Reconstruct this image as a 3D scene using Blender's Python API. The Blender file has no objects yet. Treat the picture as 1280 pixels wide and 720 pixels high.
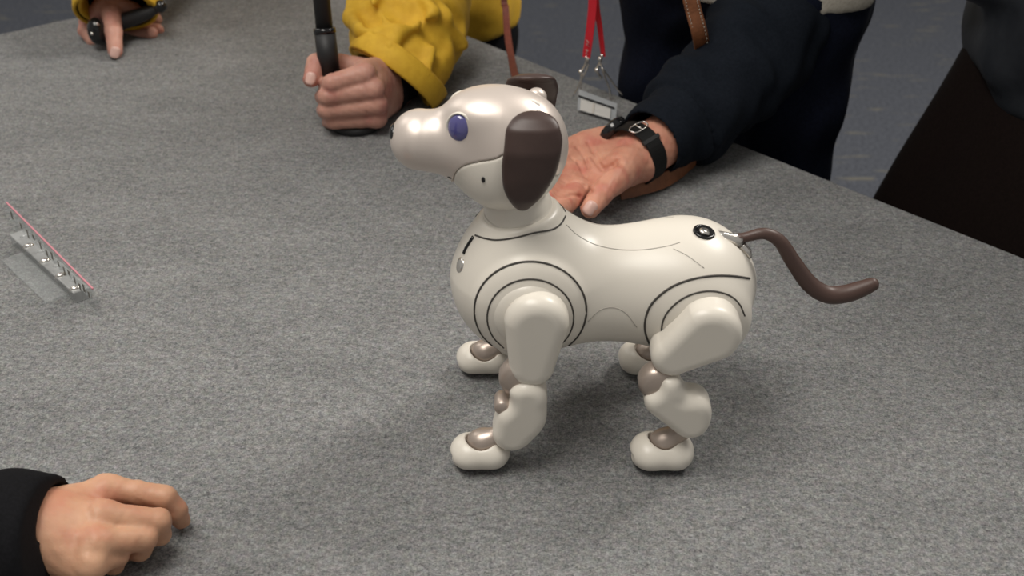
import bpy, bmesh, math, random
import numpy as np
from mathutils import Vector
from mathutils.bvhtree import BVHTree

random.seed(4)
np.random.seed(4)
S = bpy.context.scene
COL = S.collection
TZ = 0.74                       # height of the table top above the floor
HC = 0.63                       # height of the camera above the table top
PITCH = math.radians(33.0)
FPX = 1500.0

# ------------------------------------------------------------------ camera
cam_data = bpy.data.cameras.new('camera')
cam_data.sensor_width = 36.0
cam_data.lens = FPX / 1280.0 * 36.0
cam_data.clip_start = 0.02
cam_data.dof.use_dof = True
cam_data.dof.focus_distance = 0.98
cam_data.dof.aperture_fstop = 9.0
cam = bpy.data.objects.new('camera', cam_data)
cam.location = (0, 0, TZ + HC)
cam.rotation_euler = (math.pi / 2 - PITCH, 0, 0)
COL.objects.link(cam)
S.camera = cam

# ------------------------------------------------------------------ world, lights, exposure
W = bpy.data.worlds.new('hall')
W.use_nodes = True
W.node_tree.nodes['Background'].inputs[0].default_value = (1.0, 0.97, 0.92, 1)
W.node_tree.nodes['Background'].inputs[1].default_value = 0.30
S.world = W

def area(name, loc, target, sx, sy, power, col=(1, 0.955, 0.885)):
    d = bpy.data.lights.new(name, 'AREA')
    d.shape = 'RECTANGLE'; d.size = sx; d.size_y = sy; d.energy = power; d.color = col
    o = bpy.data.objects.new(name, d); COL.objects.link(o)
    o.location = loc
    o.rotation_euler = (Vector(target) - Vector(loc)).to_track_quat('-Z', 'Y').to_euler()
    return o
area('ceiling_lamp', (-0.50, 0.55, TZ + 1.8), (-0.2, 0.70, TZ), 1.1, 0.7, 26)
area('ceiling_lamp', (1.5, 1.9, TZ + 1.9), (0, 0.9, TZ), 0.55, 0.55, 36)
area('ceiling_lamp', (-1.9, 2.4, TZ + 1.9), (-0.1, 1.0, TZ), 0.8, 0.8, 8)

S.view_settings.view_transform = 'Standard'
S.view_settings.look = 'None'
S.view_settings.exposure = 0.0
S.view_settings.gamma = 1.0
S.view_settings.use_curve_mapping = False

# ------------------------------------------------------------------ pixel helpers (1280x720 frame) used to read positions off the photograph
CP, SP = math.cos(PITCH), math.sin(PITCH)
def ray(x, y):
    u = (x - 640) / FPX; v = (y - 360) / FPX
    return np.array([u, CP - v * SP, -(SP + v * CP)])
CAM = np.array([0, 0, TZ + HC])
def WZ(x, y, z=0.0):            # point at height z above the table
    r = ray(x, y); t = (z - HC) / r[2]
    return CAM + r * t
def WY(x, y, Y):                # point in the upright plane at depth Y
    r = ray(x, y); t = Y / r[1]
    return CAM + r * t

# ------------------------------------------------------------------ material helpers
def newmat(name):
    m = bpy.data.materials.new(name); m.use_nodes = True
    nt = m.node_tree
    return m, nt, nt.nodes['Principled BSDF']
def setin(b, **k):
    for n, v in k.items():
        n = n.replace('_', ' ')
        if n in b.inputs:
            b.inputs[n].default_value = (*v, 1) if isinstance(v, tuple) and len(b.inputs[n].default_value) == 4 else v
def plain(name, col, rough=0.5, **k):
    m, nt, b = newmat(name)
    setin(b, Base_Color=col, Roughness=rough, **k)
    return m
def noisy(name, c1, c2, scale, rough=0.6, bump=0.0, detail=4.0, bscale=None, bdist=0.001, stretch=None, lo=0.35, hi=0.65, **k):
    m, nt, b = newmat(name)
    setin(b, Roughness=rough, **k)
    tc = nt.nodes.new('ShaderNodeTexCoord')
    src = tc.outputs['Object']
    if stretch:
        mp = nt.nodes.new('ShaderNodeMapping'); mp.inputs['Scale'].default_value = stretch
        nt.links.new(src, mp.inputs[0]); src = mp.outputs[0]
    n = nt.nodes.new('ShaderNodeTexNoise'); n.inputs['Scale'].default_value = scale; n.inputs['Detail'].default_value = detail
    nt.links.new(src, n.inputs['Vector'])
    r = nt.nodes.new('ShaderNodeValToRGB')
    r.color_ramp.elements[0].position = lo; r.color_ramp.elements[0].color = (*c1, 1)
    r.color_ramp.elements[1].position = hi; r.color_ramp.elements[1].color = (*c2, 1)
    nt.links.new(n.outputs[0], r.inputs[0]); nt.links.new(r.outputs[0], b.inputs['Base Color'])
    if bump:
        n2 = nt.nodes.new('ShaderNodeTexNoise'); n2.inputs['Scale'].default_value = bscale or scale; n2.inputs['Detail'].default_value = 6
        nt.links.new(src, n2.inputs['Vector'])
        bp = nt.nodes.new('ShaderNodeBump'); bp.inputs['Strength'].default_value = bump; bp.inputs['Distance'].default_value = bdist
        nt.links.new(n2.outputs[0], bp.inputs['Height']); nt.links.new(bp.outputs[0], b.inputs['Normal'])
    return m

# ------------------------------------------------------------------ object helpers
def base_of(root):
    return np.array(root.location) if root is not None else np.zeros(3)
def thing(name, label, cat, loc, group=None):
    o = bpy.data.objects.new(name, None); COL.objects.link(o)
    o.empty_display_size = 0.02
    o.location = tuple(float(c) for c in loc)
    tag(o, label, cat, group)
    return o
def tag(o, label=None, cat=None, group=None, kind=None):
    if label: o['label'] = label
    if cat: o['category'] = cat
    if group: o['group'] = group
    if kind: o['kind'] = kind
    return o
def obj(name, verts, faces, mat, parent=None, root=None, smooth=True, loc=None, label=None):
    """mesh in world coordinates; stored relative to its thing's base (parent may be a part of root)"""
    V = np.asarray(verts, dtype=np.float64).reshape(-1, 3)
    base = np.zeros(3)
    if parent is not None:
        base = base_of(root if root is not None else parent)
    elif loc is not None:
        base = np.asarray(loc, dtype=float)
    me = bpy.data.meshes.new(name)
    me.from_pydata((V - base).tolist(), [], [list(map(int, f)) for f in faces])
    me.update()
    if smooth: me.shade_smooth()
    me.materials.append(mat)
    o = bpy.data.objects.new(name, me); COL.objects.link(o)
    if parent is not None: o.parent = parent
    elif loc is not None: o.location = tuple(float(c) for c in base)
    if label: o['label'] = label
    return o
def mods(o, smooth_it=0, bevel=0, sub=0):
    if bevel:
        m = o.modifiers.new('bevel', 'BEVEL'); m.width = bevel; m.segments = 3
    if smooth_it:
        m = o.modifiers.new('smooth', 'SMOOTH'); m.factor = 0.5; m.iterations = smooth_it
    if sub:
        m = o.modifiers.new('sub', 'SUBSURF'); m.levels = sub; m.render_levels = sub
    return o

# ------------------------------------------------------------------ implicit surfaces -> mesh (surface nets)
class Grid:
    def __init__(s, lo, hi, vox):
        s.lo = np.asarray(lo, dtype=np.float64); s.vox = vox
        n = np.ceil((np.asarray(hi) - s.lo) / vox).astype(int) + 1
        f = np.float32
        s.X = (s.lo[0] + vox * np.arange(n[0])).astype(f)[:, None, None]
        s.Y = (s.lo[1] + vox * np.arange(n[1])).astype(f)[None, :, None]
        s.Z = (s.lo[2] + vox * np.arange(n[2])).astype(f)[None, None, :]
def smin(a, b, k):
    h = np.maximum(k - np.abs(a - b), 0) / k
    return np.minimum(a, b) - h * h * (k * 0.25)
def smax(a, b, k):
    return -smin(-a, -b, k)
def sd_ell(G, c, r, R=None):
    x = G.X - c[0]; y = G.Y - c[1]; z = G.Z - c[2]
    if R is not None:
        R = np.asarray(R, dtype=np.float32)
        x, y, z = (R[i, 0] * x + R[i, 1] * y + R[i, 2] * z for i in range(3))
    k0 = np.sqrt((x / r[0]) ** 2 + (y / r[1]) ** 2 + (z / r[2]) ** 2)
    k1 = np.sqrt((x / r[0] ** 2) ** 2 + (y / r[1] ** 2) ** 2 + (z / r[2] ** 2) ** 2) + 1e-9
    return k0 * (k0 - 1) / k1
def sd_cone(G, a, b, r1, r2):
    a = np.asarray(a, float); b = np.asarray(b, float)
    d = b - a; L2 = float(d @ d) + 1e-12
    x = G.X - a[0]; y = G.Y - a[1]; z = G.Z - a[2]
    t = np.clip((x * d[0] + y * d[1] + z * d[2]) / L2, 0, 1)
    return np.sqrt((x - t * d[0]) ** 2 + (y - t * d[1]) ** 2 + (z - t * d[2]) ** 2) - (r1 + (r2 - r1) * t)
def sd_cone_ell(G, a, b, r1, r2, axis, s):
    """round cone whose radius along unit vector axis is multiplied by s"""
    a = np.asarray(a, float); b = np.asarray(b, float); ax = np.asarray(axis, float); ax = ax / np.linalg.norm(ax)
    d = b - a; L2 = float(d @ d) + 1e-12
    x = G.X - a[0]; y = G.Y - a[1]; z = G.Z - a[2]
    t = np.clip((x * d[0] + y * d[1] + z * d[2]) / L2, 0, 1)
    x = x - t * d[0]; y = y - t * d[1]; z = z - t * d[2]
    q = (x * ax[0] + y * ax[1] + z * ax[2]); w = 1.0 / s - 1.0
    x = x + q * ax[0] * w; y = y + q * ax[1] * w; z = z + q * ax[2] * w
    return (np.sqrt(x * x + y * y + z * z) - (r1 + (r2 - r1) * t)) * min(1.0, s)
def sd_chain(G, pts, rad, k=0.0):
    F = None
    for i in range(len(pts) - 1):
        d = sd_cone(G, pts[i], pts[i + 1], rad[i], rad[i + 1])
        F = d if F is None else (smin(F, d, k) if k else np.minimum(F, d))
    return F
def nets(G, F):
    F = np.ascontiguousarray(F, dtype=np.float32)
    nx, ny, nz = F.shape
    neg = F < 0
    cnt = np.zeros((nx - 1, ny - 1, nz - 1), np.int8)
    for i in (0, 1):
        for j in (0, 1):
            for k in (0, 1):
                cnt += neg[i:nx - 1 + i, j:ny - 1 + j, k:nz - 1 + k]
    act = (cnt > 0) & (cnt < 8)
    ids = np.full(act.shape, -1, np.int64)
    I, J, K = np.nonzero(act)
    ids[I, J, K] = np.arange(len(I))
    corners = [(i, j, k) for i in (0, 1) for j in (0, 1) for k in (0, 1)]
    acc = np.zeros((len(I), 3)); n = np.zeros(len(I))
    for a in corners:
        for ax in range(3):
            if a[ax]: continue
            b = list(a); b[ax] = 1
            fa = F[I + a[0], J + a[1], K + a[2]]; fb = F[I + b[0], J + b[1], K + b[2]]
            m = (fa < 0) != (fb < 0)
            t = np.where(m, fa / np.where(m, fa - fb, 1), 0)
            p = np.array(a, float)[None, :] + np.eye(3)[ax][None, :] * t[:, None]
            acc += p * m[:, None]; n += m
    V = (acc / n[:, None] + np.stack([I, J, K], 1)) * G.vox + G.lo[None, :]
    Q = []
    for ax in range(3):
        sl = [slice(1, -1)] * 3; sl2 = [slice(1, -1)] * 3
        sl[ax] = slice(0, -1); sl2[ax] = slice(1, None)
        A = neg[tuple(sl)]; B = neg[tuple(sl2)]
        for flag in (0, 1):
            m = (A & ~B) if flag == 0 else (~A & B)
            c = np.stack(np.nonzero(m), 1)
            for d in range(3):
                if d != ax: c[:, d] += 1
            u = (ax + 1) % 3; w = (ax + 2) % 3
            def cid(du, dw):
                e = c.copy(); e[:, u] -= du; e[:, w] -= dw
                return ids[e[:, 0], e[:, 1], e[:, 2]]
            q = np.stack([cid(1, 1), cid(0, 1), cid(0, 0), cid(1, 0)], 1)
            if flag: q = q[:, ::-1]
            Q.append(q)
    Q = np.concatenate(Q)
    Q = Q[(Q >= 0).all(1)]
    return V, Q
def relax(V, Q, it=3, f=0.5):
    e = np.concatenate([Q[:, [0, 1]], Q[:, [1, 2]], Q[:, [2, 3]], Q[:, [3, 0]]])
    e = np.concatenate([e, e[:, ::-1]])
    deg = np.bincount(e[:, 0], minlength=len(V)).astype(float); deg[deg == 0] = 1
    for it_ in range(it):
        for ff in (f, -f * 0.96):
            s = np.stack([np.bincount(e[:, 0], V[e[:, 1], d], minlength=len(V)) for d in range(3)], 1) / deg[:, None]
            V = V + ff * (s - V)
    return V
def fast_mesh(name, V, Q, mat, parent=None, root=None, loc=None):
    base = np.zeros(3)
    if parent is not None: base = base_of(root if root is not None else parent)
    elif loc is not None: base = np.asarray(loc, float)
    me = bpy.data.meshes.new(name)
    me.vertices.add(len(V)); me.vertices.foreach_set('co', (V - base).astype(np.float32).ravel())
    me.loops.add(len(Q) * 4); me.loops.foreach_set('vertex_index', Q.astype(np.int32).ravel())
    me.polygons.add(len(Q)); me.polygons.foreach_set('loop_start', (np.arange(len(Q)) * 4).astype(np.int32))
    me.polygons.foreach_set('loop_total', np.full(len(Q), 4, np.int32))
    me.update(calc_edges=True); me.validate(); me.shade_smooth()
    me.materials.append(mat)
    o = bpy.data.objects.new(name, me); COL.objects.link(o)
    if parent is not None: o.parent = parent
    elif loc is not None: o.location = tuple(float(c) for c in base)
    return o
def solid(name, G, F, mat, parent=None, root=None, it=3, loc=None):
    V, Q = nets(G, F)
    V = relax(V, Q, it)
    o = fast_mesh(name, V, Q, mat, parent, root, loc)
    return o, V, Q

# ------------------------------------------------------------------ swept and lathed meshes
def spline(pts, n, cyc=False):
    P = np.asarray(pts, float); m = len(P)
    out = []
    seg = m if cyc else m - 1
    for q in range(n):
        t = q / n * seg if cyc else q / (n - 1) * seg
        i = min(int(t), seg - 1); u = t - i
        if cyc:
            p0, p1, p2, p3 = (P[(i + d) % m] for d in (-1, 0, 1, 2))
        else:
            p1, p2 = P[i], P[i + 1]
            p0 = P[i - 1] if i > 0 else 2 * p1 - p2
            p3 = P[i + 2] if i + 2 < m else 2 * p2 - p1
        out.append(0.5 * (2 * p1 + (p2 - p0) * u + (2 * p0 - 5 * p1 + 4 * p2 - p3) * u * u + (3 * p1 - p0 - 3 * p2 + p3) * u ** 3))
    return np.array(out)
def tube(pts, rad, seg=10, up=(0, 0, 1), flat=1.0, cap=True, cyc=False):
    """sweep an ellipse (rad along the side vector, rad*flat along the up vector)"""
    P = np.asarray(pts, float); n = len(P)
    rad = np.broadcast_to(np.asarray(rad, float), (n,))
    flat = np.broadcast_to(np.asarray(flat, float), (n,))
    T = np.gradient(P, axis=0)
    if cyc: T = np.roll(P, -1, 0) - np.roll(P, 1, 0)
    T /= np.linalg.norm(T, axis=1)[:, None] + 1e-12
    V = []; upv = np.asarray(up, float)
    for i in range(n):
        s = np.cross(T[i], upv)
        if np.linalg.norm(s) < 1e-4: s = np.cross(T[i], (1, 0.2, 0))
        s /= np.linalg.norm(s); w = np.cross(s, T[i])
        for k in range(seg):
            a = 2 * math.pi * k / seg
            V.append(P[i] + rad[i] * (math.cos(a) * s + math.sin(a) * flat[i] * w))
    F = []
    for i in range(n if cyc else n - 1):
        j = (i + 1) % n
        for k in range(seg):
            l = (k + 1) % seg
            F.append((i * seg + k, i * seg + l, j * seg + l, j * seg + k))
    if cap and not cyc:
        F.append(tuple(range(seg - 1, -1, -1))); F.append(tuple((n - 1) * seg + k for k in range(seg)))
    return np.array(V), F
def frame(nrm, up=(0, 0, 1)):
    n = np.asarray(nrm, float); n = n / np.linalg.norm(n)
    s = np.cross(up, n)
    if np.linalg.norm(s) < 1e-4: s = np.cross((0, 1, 0), n)
    s /= np.linalg.norm(s)
    return s, np.cross(n, s), n
def lathe(c, nrm, prof, seg=32, sx=1.0, sy=1.0, up=(0, 0, 1)):
    """prof: list of (radius, offset along normal)"""
    s, w, n = frame(nrm, up); c = np.asarray(c, float)
    V = []; F = []
    for (r, h) in prof:
        for k in range(seg):
            a = 2 * math.pi * k / seg
            V.append(c + n * h + r * (math.cos(a) * s * sx + math.sin(a) * w * sy))
    m = len(prof)
    for i in range(m - 1):
        for k in range(seg):
            l = (k + 1) % seg
            F.append((i * seg + k, i * seg + l, (i + 1) * seg + l, (i + 1) * seg + k))
    F.append(tuple(range(seg - 1, -1, -1))); F.append(tuple((m - 1) * seg + k for k in range(seg)))
    return np.array(V), F
def box(c, size, R=None):
    V = np.array([[x, y, z] for x in (-.5, .5) for y in (-.5, .5) for z in (-.5, .5)]) * np.asarray(size)
    if R is not None: V = V @ np.asarray(R)        # rows of R are the box axes
    F = [(0, 1, 3, 2), (4, 6, 7, 5), (0, 4, 5, 1), (2, 3, 7, 6), (0, 2, 6, 4), (1, 5, 7, 3)]
    return V + np.asarray(c), F
def prism(poly, axis_vec):
    P = np.asarray(poly, float); n = len(P); a = np.asarray(axis_vec, float)
    V = np.concatenate([P, P + a])
    F = [tuple(range(n - 1, -1, -1)), tuple(range(n, 2 * n))] + [(i, (i + 1) % n, n + (i + 1) % n, n + i) for i in range(n)]
    return V, F
def join(*vf):
    V = []; F = []; o = 0
    for v, f in vf:
        V.append(np.asarray(v)); F += [tuple(i + o for i in q) for q in f]; o += len(v)
    return np.concatenate(V), F

# ------------------------------------------------------------------ materials
M = {}
# felt of the table: short grey fibres of several greys, faint nap
def felt_mat():
    m, nt, b = newmat('grey_felt')
    setin(b, Roughness=0.95, Specular_IOR_Level=0.15)
    N = nt.nodes; L = nt.links
    tc = N.new('ShaderNodeTexCoord')
    def noise(scale, det, rgh, st=(1, 1, 1), rot=0):
        mp = N.new('ShaderNodeMapping'); mp.inputs['Scale'].default_value = st; mp.inputs['Rotation'].default_value = (0, 0, rot)
        L.new(tc.outputs['Object'], mp.inputs[0])
        n = N.new('ShaderNodeTexNoise'); n.inputs['Scale'].default_value = scale; n.inputs['Detail'].default_value = det; n.inputs['Roughness'].default_value = rgh
        L.new(mp.outputs[0], n.inputs['Vector']); return n.outputs[0]
    a = noise(300, 4, 0.75, (1, 1, 1)); c = noise(130, 3, 0.7, (0.8, 1.3, 1), 0.5); d = noise(16, 3, 0.6, (0.5, 1.4, 1), -0.5); e = noise(620, 2, 0.6)
    def mix(x, y, f):
        n = N.new('ShaderNodeMix'); n.inputs[0].default_value = f; L.new(x, n.inputs[2]); L.new(y, n.inputs[3]); return n.outputs[0]
    s = mix(mix(a, c, 0.35), mix(e, d, 0.22), 0.38)
    r = N.new('ShaderNodeValToRGB')
    el = r.color_ramp.elements
    el[0].position = 0.385; el[0].color = (0.076, 0.078, 0.081, 1)
    el[1].position = 0.615; el[1].color = (0.312, 0.312, 0.310, 1)
    x = el.new(0.5); x.color = (0.180, 0.181, 0.181, 1)
    L.new(s, r.inputs[0])
    vc = N.new('ShaderNodeTexNoise'); vc.inputs['Scale'].default_value = 210; vc.inputs['Detail'].default_value = 1
    L.new(tc.outputs['Object'], vc.inputs['Vector'])
    hm = N.new('ShaderNodeMix'); hm.data_type = 'RGBA'; hm.blend_type = 'OVERLAY'; hm.inputs[0].default_value = 0.07
    L.new(r.outputs[0], hm.inputs[6]); L.new(vc.outputs['Color'], hm.inputs[7]); L.new(hm.outputs[2], b.inputs['Base Color'])
    bp = N.new('ShaderNodeBump'); bp.inputs['Strength'].default_value = 0.5; bp.inputs['Distance'].default_value = 0.0012
    L.new(s, bp.inputs['Height']); L.new(bp.outputs[0], b.inputs['Normal'])
    return m
M['felt'] = felt_mat()
def carpet_mat():
    m, nt, b = newmat('fleck_carpet')
    setin(b, Roughness=0.95, Specular_IOR_Level=0.1)
    N = nt.nodes; L = nt.links
    tc = N.new('ShaderNodeTexCoord')
    def noise(scale, det, st=(1, 1, 1), rot=0.0):
        mp = N.new('ShaderNodeMapping'); mp.inputs['Scale'].default_value = st; mp.inputs['Rotation'].default_value = (0, 0, rot)
        L.new(tc.outputs['Object'], mp.inputs[0])
        n = N.new('ShaderNodeTexNoise'); n.inputs['Scale'].default_value = scale; n.inputs['Detail'].default_value = det
        L.new(mp.outputs[0], n.inputs['Vector']); return n.outputs[0]
    def ramp(src, p0, c0, p1, c1):
        r = N.new('ShaderNodeValToRGB'); r.color_ramp.elements[0].position = p0; r.color_ramp.elements[1].position = p1
        r.color_ramp.elements[0].color = (*c0, 1); r.color_ramp.elements[1].color = (*c1, 1); L.new(src, r.inputs[0]); return r.outputs[0]
    basec = ramp(noise(120, 4), 0.35, (0.085, 0.092, 0.112), 0.65, (0.150, 0.160, 0.188))
    fl = ramp(noise(19, 2, (0.4, 2.2, 1), 0.45), 0.62, (0, 0, 0), 0.72, (0.7, 0.7, 0.7))
    mx = N.new('ShaderNodeMix'); mx.data_type = 'RGBA'
    L.new(fl, mx.inputs[0]); L.new(basec, mx.inputs[6]); mx.inputs[7].default_value = (0.27, 0.25, 0.19, 1)
    L.new(mx.outputs[2], b.inputs['Base Color'])
    return m
M['carpet'] = carpet_mat()
M['white'] = plain('white_shell', (0.725, 0.68, 0.605), 0.38, Specular_IOR_Level=0.45, Coat_Weight=0.15, Coat_Roughness=0.25)
M['pearl'] = plain('champagne_pearl', (0.68, 0.60, 0.545), 0.40, Metallic=0.45, Coat_Weight=0.1, Coat_Roughness=0.3)
M['joint'] = plain('champagne_metal', (0.46, 0.385, 0.335), 0.36, Metallic=0.55)
M['silver'] = plain('bright_metal', (0.75, 0.72, 0.68), 0.22, Metallic=0.9)
M['brown'] = noisy('brown_rubber', (0.050, 0.030, 0.026), (0.060, 0.037, 0.032), 60, rough=0.42, Specular_IOR_Level=0.4)
M['tailbrown'] = plain('tail_rubber', (0.075, 0.042, 0.034), 0.45)
M['seam'] = plain('dark_gap', (0.05, 0.045, 0.04), 0.7)
M['seam2'] = plain('fine_parting_line', (0.42, 0.39, 0.35), 0.6)
M['black'] = plain('black_rubber', (0.012, 0.012, 0.013), 0.55)
M['gloss'] = plain('gloss_black', (0.008, 0.008, 0.009), 0.12)
M['lens'] = plain('blue_eye_lens', (0.085, 0.08, 0.24), 0.12, Coat_Weight=1.0, Coat_Roughness=0.03)
M['acrylic'] = None

# ------------------------------------------------------------------ setting: floor
def flat_floor():
    V, F = box((0, 1.5, -0.02), (7, 7, 0.04))
    o = obj('floor', V, F, M['carpet'], smooth=False); tag(o, 'dark blue-grey carpet with pale flecks behind the table', None, kind='structure')
flat_floor()

# ------------------------------------------------------------------ table
CN = np.array([-0.348, 1.931]); DR = np.array([0.690, -0.724]); DL = np.array([-0.797, -0.604])
DL /= np.linalg.norm(DL); DR /= np.linalg.norm(DR)
RL, LL = 1.8, 1.2
table = thing('table', 'large table covered in mottled grey felt, under the robot dog', 'table', (-0.2, 0.9, 0))
c4 = [CN, CN + DL * LL, CN + DL * LL + DR * RL, CN + DR * RL]
poly = [np.array([p[0], p[1], TZ - 0.035]) for p in c4]
V, F = prism(poly, (0, 0, 0.035))
t = obj('table_top', V, F, M['felt'], table, smooth=False); mods(t, bevel=0.004)
mid = sum(c4) / 4
poly = [np.array([*(mid + (p - mid) * 0.94), 0.0]) for p in c4]
V, F = prism(poly, (0, 0, TZ - 0.035))
obj('table_skirt', V, F, M['felt'], table, smooth=False)

# ================================================================== ROBOT DOG
Y0 = 0.778
X0 = 0.062
dog = thing('robot_dog', 'white robot dog with dark brown ears and tail standing on the grey table', 'robot dog', (X0, Y0, TZ))
def D(x, y, yl=0.0):            # photograph position in the dog's upright plane yl (minus = near side)
    return WY(x, y, Y0 + yl)
def mirror(V, Fc):
    V = np.array(V, float).copy(); V[:, 1] = 2 * Y0 - V[:, 1]
    if isinstance(Fc, np.ndarray): return V, Fc[:, ::-1]
    return V, [tuple(reversed(f)) for f in Fc]
def pair(name, V, Fc, mat, parent=dog, fast=False, label=None):
    """near part and its mirror image on the far side"""
    r = []
    for v, f in ((V, Fc), mirror(V, Fc)):
        o = fast_mesh(name, v, f, mat, parent, dog) if fast else obj(name, v, f, mat, parent, dog)
        if label: o['label'] = label
        r.append(o)
    return r

# ---- torso
zb = TZ
SHC = D(662, 392, -0.050)       # centre of the shoulder ring
HPC = D(880, 412, -0.050)       # centre of the hip ring
G = Grid((-0.075, Y0 - 0.085, zb + 0.06), (0.215, Y0 + 0.085, zb + 0.235), 0.0013)
chest = sd_ell(G, (0.0085, Y0, zb + 0.131), (0.0475, 0.0505, 0.0495))
rump = sd_ell(G, (0.136, Y0, zb + 0.130), (0.0480, 0.0490, 0.0425))
yy = (G.Y - Y0) * (0.0445 / 0.0455)
tt = np.clip((G.X - 0.01) / 0.12, 0, 1)
waist = np.sqrt((G.X - 0.01 - 0.12 * tt) ** 2 + yy ** 2 + (G.Z - zb - 0.1295) ** 2) - 0.0445
B = smin(smin(chest, waist, 0.03), rump, 0.03)
nb = D(655, 330); nt_ = D(650, 268)
B = smin(B, sd_cone(G, nb, nt_, 0.044, 0.0275), 0.030)
Bcut = G.Z - (nt_[2] + 0.004 + (G.X - nt_[0]) * 0.18)
B = smax(B, Bcut, 0.004)
for s in (-1, 1):
    B = smin(B, sd_ell(G, (SHC[0], Y0 + s * 0.040, SHC[2]), (0.0405, 0.0165, 0.0405)), 0.006)
    B = smin(B, sd_ell(G, (HPC[0] - 0.001, Y0 + s * 0.036, HPC[2] - 0.003), (0.038, 0.0165, 0.034)), 0.010)
# recess behind the tail root
tr = D(908, 294)
B = smax(B, -sd_cone(G, tr + np.array([0.004, 0, 0.006]), D(945, 318) + np.array([0, 0, 0.004]), 0.0085, 0.0085), 0.004)
body, BV, BQ = solid('body_shell', G, B, M['white'], dog)
body_bvh = BVHTree.FromPolygons(BV.tolist(), BQ.tolist())
def cast(bvh, x, y):
    h = bvh.ray_cast(Vector(CAM), Vector(ray(x, y)).normalized())
    return (np.array(h[0]), np.array(h[1])) if h[0] is not None else (None, None)
def seam(bvh, px, name='seam', r=0.0007, mat='seam', n=50, lift=0.0, cyc=False, both=True, parent=None):
    q = spline([(a, b, 0) for a, b in px], n, cyc)
    P = []
    for a in q:
        p, nn = cast(bvh, a[0], a[1])
        if p is not None and (not P or np.linalg.norm(p - P[-1]) < 0.02): P.append(p + nn * lift)
    V, F = tube(P, r, 6)
    if both: return pair(name, V, F, M[mat], parent or dog)
    return [obj(name, V, F, M[mat], parent or dog, dog)]
def ring_px(cx, cy, rx, ry, a0, a1, n=14):
    return [(cx + rx * math.cos(math.radians(a)), cy + ry * math.sin(math.radians(a))) for a in np.linspace(a0, a1, n)]
# shoulder ring (dark gap), hip line, collar line, fine shell partings, belly arc
seam(body_bvh, ring_px(663, 388, 70, 61, 128, 412), 'shoulder_gap', 0.0009)
seam(body_bvh, [(826, 450), (811, 428), (806, 405), (814, 381), (836, 361), (862, 350), (890, 345), (915, 345), (937, 348)], 'hip_gap', 0.0009)
seam(body_bvh, [(594, 294), (606, 298), (622, 300), (645, 297), (668, 291), (690, 287), (701, 280), (707, 270)], 'collar_seam', 0.0007)
seam(body_bvh, [(708, 281), (722, 294), (745, 306), (775, 312), (805, 312), (832, 308), (850, 303)], 'back_seam', 0.00035, 'seam2')
seam(body_bvh, [(842, 311), (860, 320), (880, 335)], 'back_seam', 0.00035, 'seam2', n=16)
seam(body_bvh, [(735, 402), (745, 391), (757, 385), (770, 385), (783, 392), (796, 409)], 'belly_seam', 0.0004, 'seam2', n=24)

# ---- chest slot and silver button on the breast
a, n_ = cast(body_bvh, 589, 301)
P = [cast(body_bvh, x, y)[0] for x, y in ((592, 296), (588, 302), (583, 310), (580, 317))]
V, F = tube(P, 0.0016, 8); obj('chest_slot', V, F, M['gloss'], dog)
p, n_ = cast(body_bvh, 575, 331)
V, F = lathe(p - n_ * 0.001, n_, [(0.006, 0), (0.0058, 0.0012), (0.003, 0.002), (0.0003, 0.0022)], 20)
obj('chest_button', V, F, M['silver'], dog)

# ---- power button on the rump, silver tail mount
p, n_ = cast(body_bvh, 880, 290)
V, F = lathe(p - n_ * 0.0015, n_, [(0.0085, 0), (0.0083, 0.0022), (0.0066, 0.0027), (0.0060, 0.0018), (0.0003, 0.0018)], 28, 1.0, 1.0)
btn = obj('power_button', V, F, M['gloss'], dog)
V, F = lathe(p, n_, [(0.0040, 0), (0.0036, 0.0016), (0.0003, 0.0018)], 20)
obj('button_cap', V, F, M['silver'], btn, dog)
V, F = tube([D(892, 293), D(904, 296), D(914, 299), D(926, 301)], [0.0035, 0.0042, 0.0046, 0.0056], 14)
obj('tail_mount', V, F, M['silver'], dog)
V, F = tube([D(926, 306), D(934, 315), D(937, 322)], [0.004, 0.0036, 0.002], 10)
obj('tail_bracket', V, F, M['silver'], dog)

# ---- tail
tp = spline([D(*q) for q in ((921, 299), (934, 296), (956, 292), (975, 302), (992, 328), (1012, 355), (1034, 368), (1058, 367), (1082, 359), (1098, 352))], 60)
tr_ = np.interp(np.linspace(0, 1, 60), [0, .03, .08, .25, .4, .55, .7, .82, .92, .97, .99, 1], np.array([6, 7, 6.0, 7.5, 9.5, 11, 11.8, 11.5, 9.5, 8, 6, 2.5]) * 0.00061)
V, F = tube(tp, tr_, 20, up=(0, 1, 0), flat=1.0); obj('tail', V, F, M['tailbrown'], dog)

# ---- legs --------------------------------------------------------
class Slab:
    """2-D outline in the dog's side plane, extruded across and rounded"""
    def __init__(s, lo, hi, vox=0.0008): s.G = Grid(lo, hi, vox)
def d2_cone(G, a, b, r1, r2):
    ax, az, bx, bz = a[0], a[2], b[0], b[2]
    dx, dz = bx - ax, bz - az; L2 = dx * dx + dz * dz + 1e-12
    t = np.clip(((G.X - ax) * dx + (G.Z - az) * dz) / L2, 0, 1)
    return np.sqrt((G.X - ax - t * dx) ** 2 + (G.Z - az - t * dz) ** 2) - (r1 + (r2 - r1) * t)
def d2_circ(G, c, r): return np.sqrt((G.X - c[0]) ** 2 + (G.Z - c[2]) ** 2) - r
def extrude(G, d2, yc, hy, rnd):
    dy = np.abs(G.Y - yc) - hy + rnd
    d = d2 + rnd
    return np.minimum(np.maximum(d, dy), 0) + np.sqrt(np.maximum(d, 0) ** 2 + np.maximum(dy, 0) ** 2) - rnd
px = 0.00057
FY = -0.0615                    # leg plane
OUT = -0.071                    # outer faces
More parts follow.
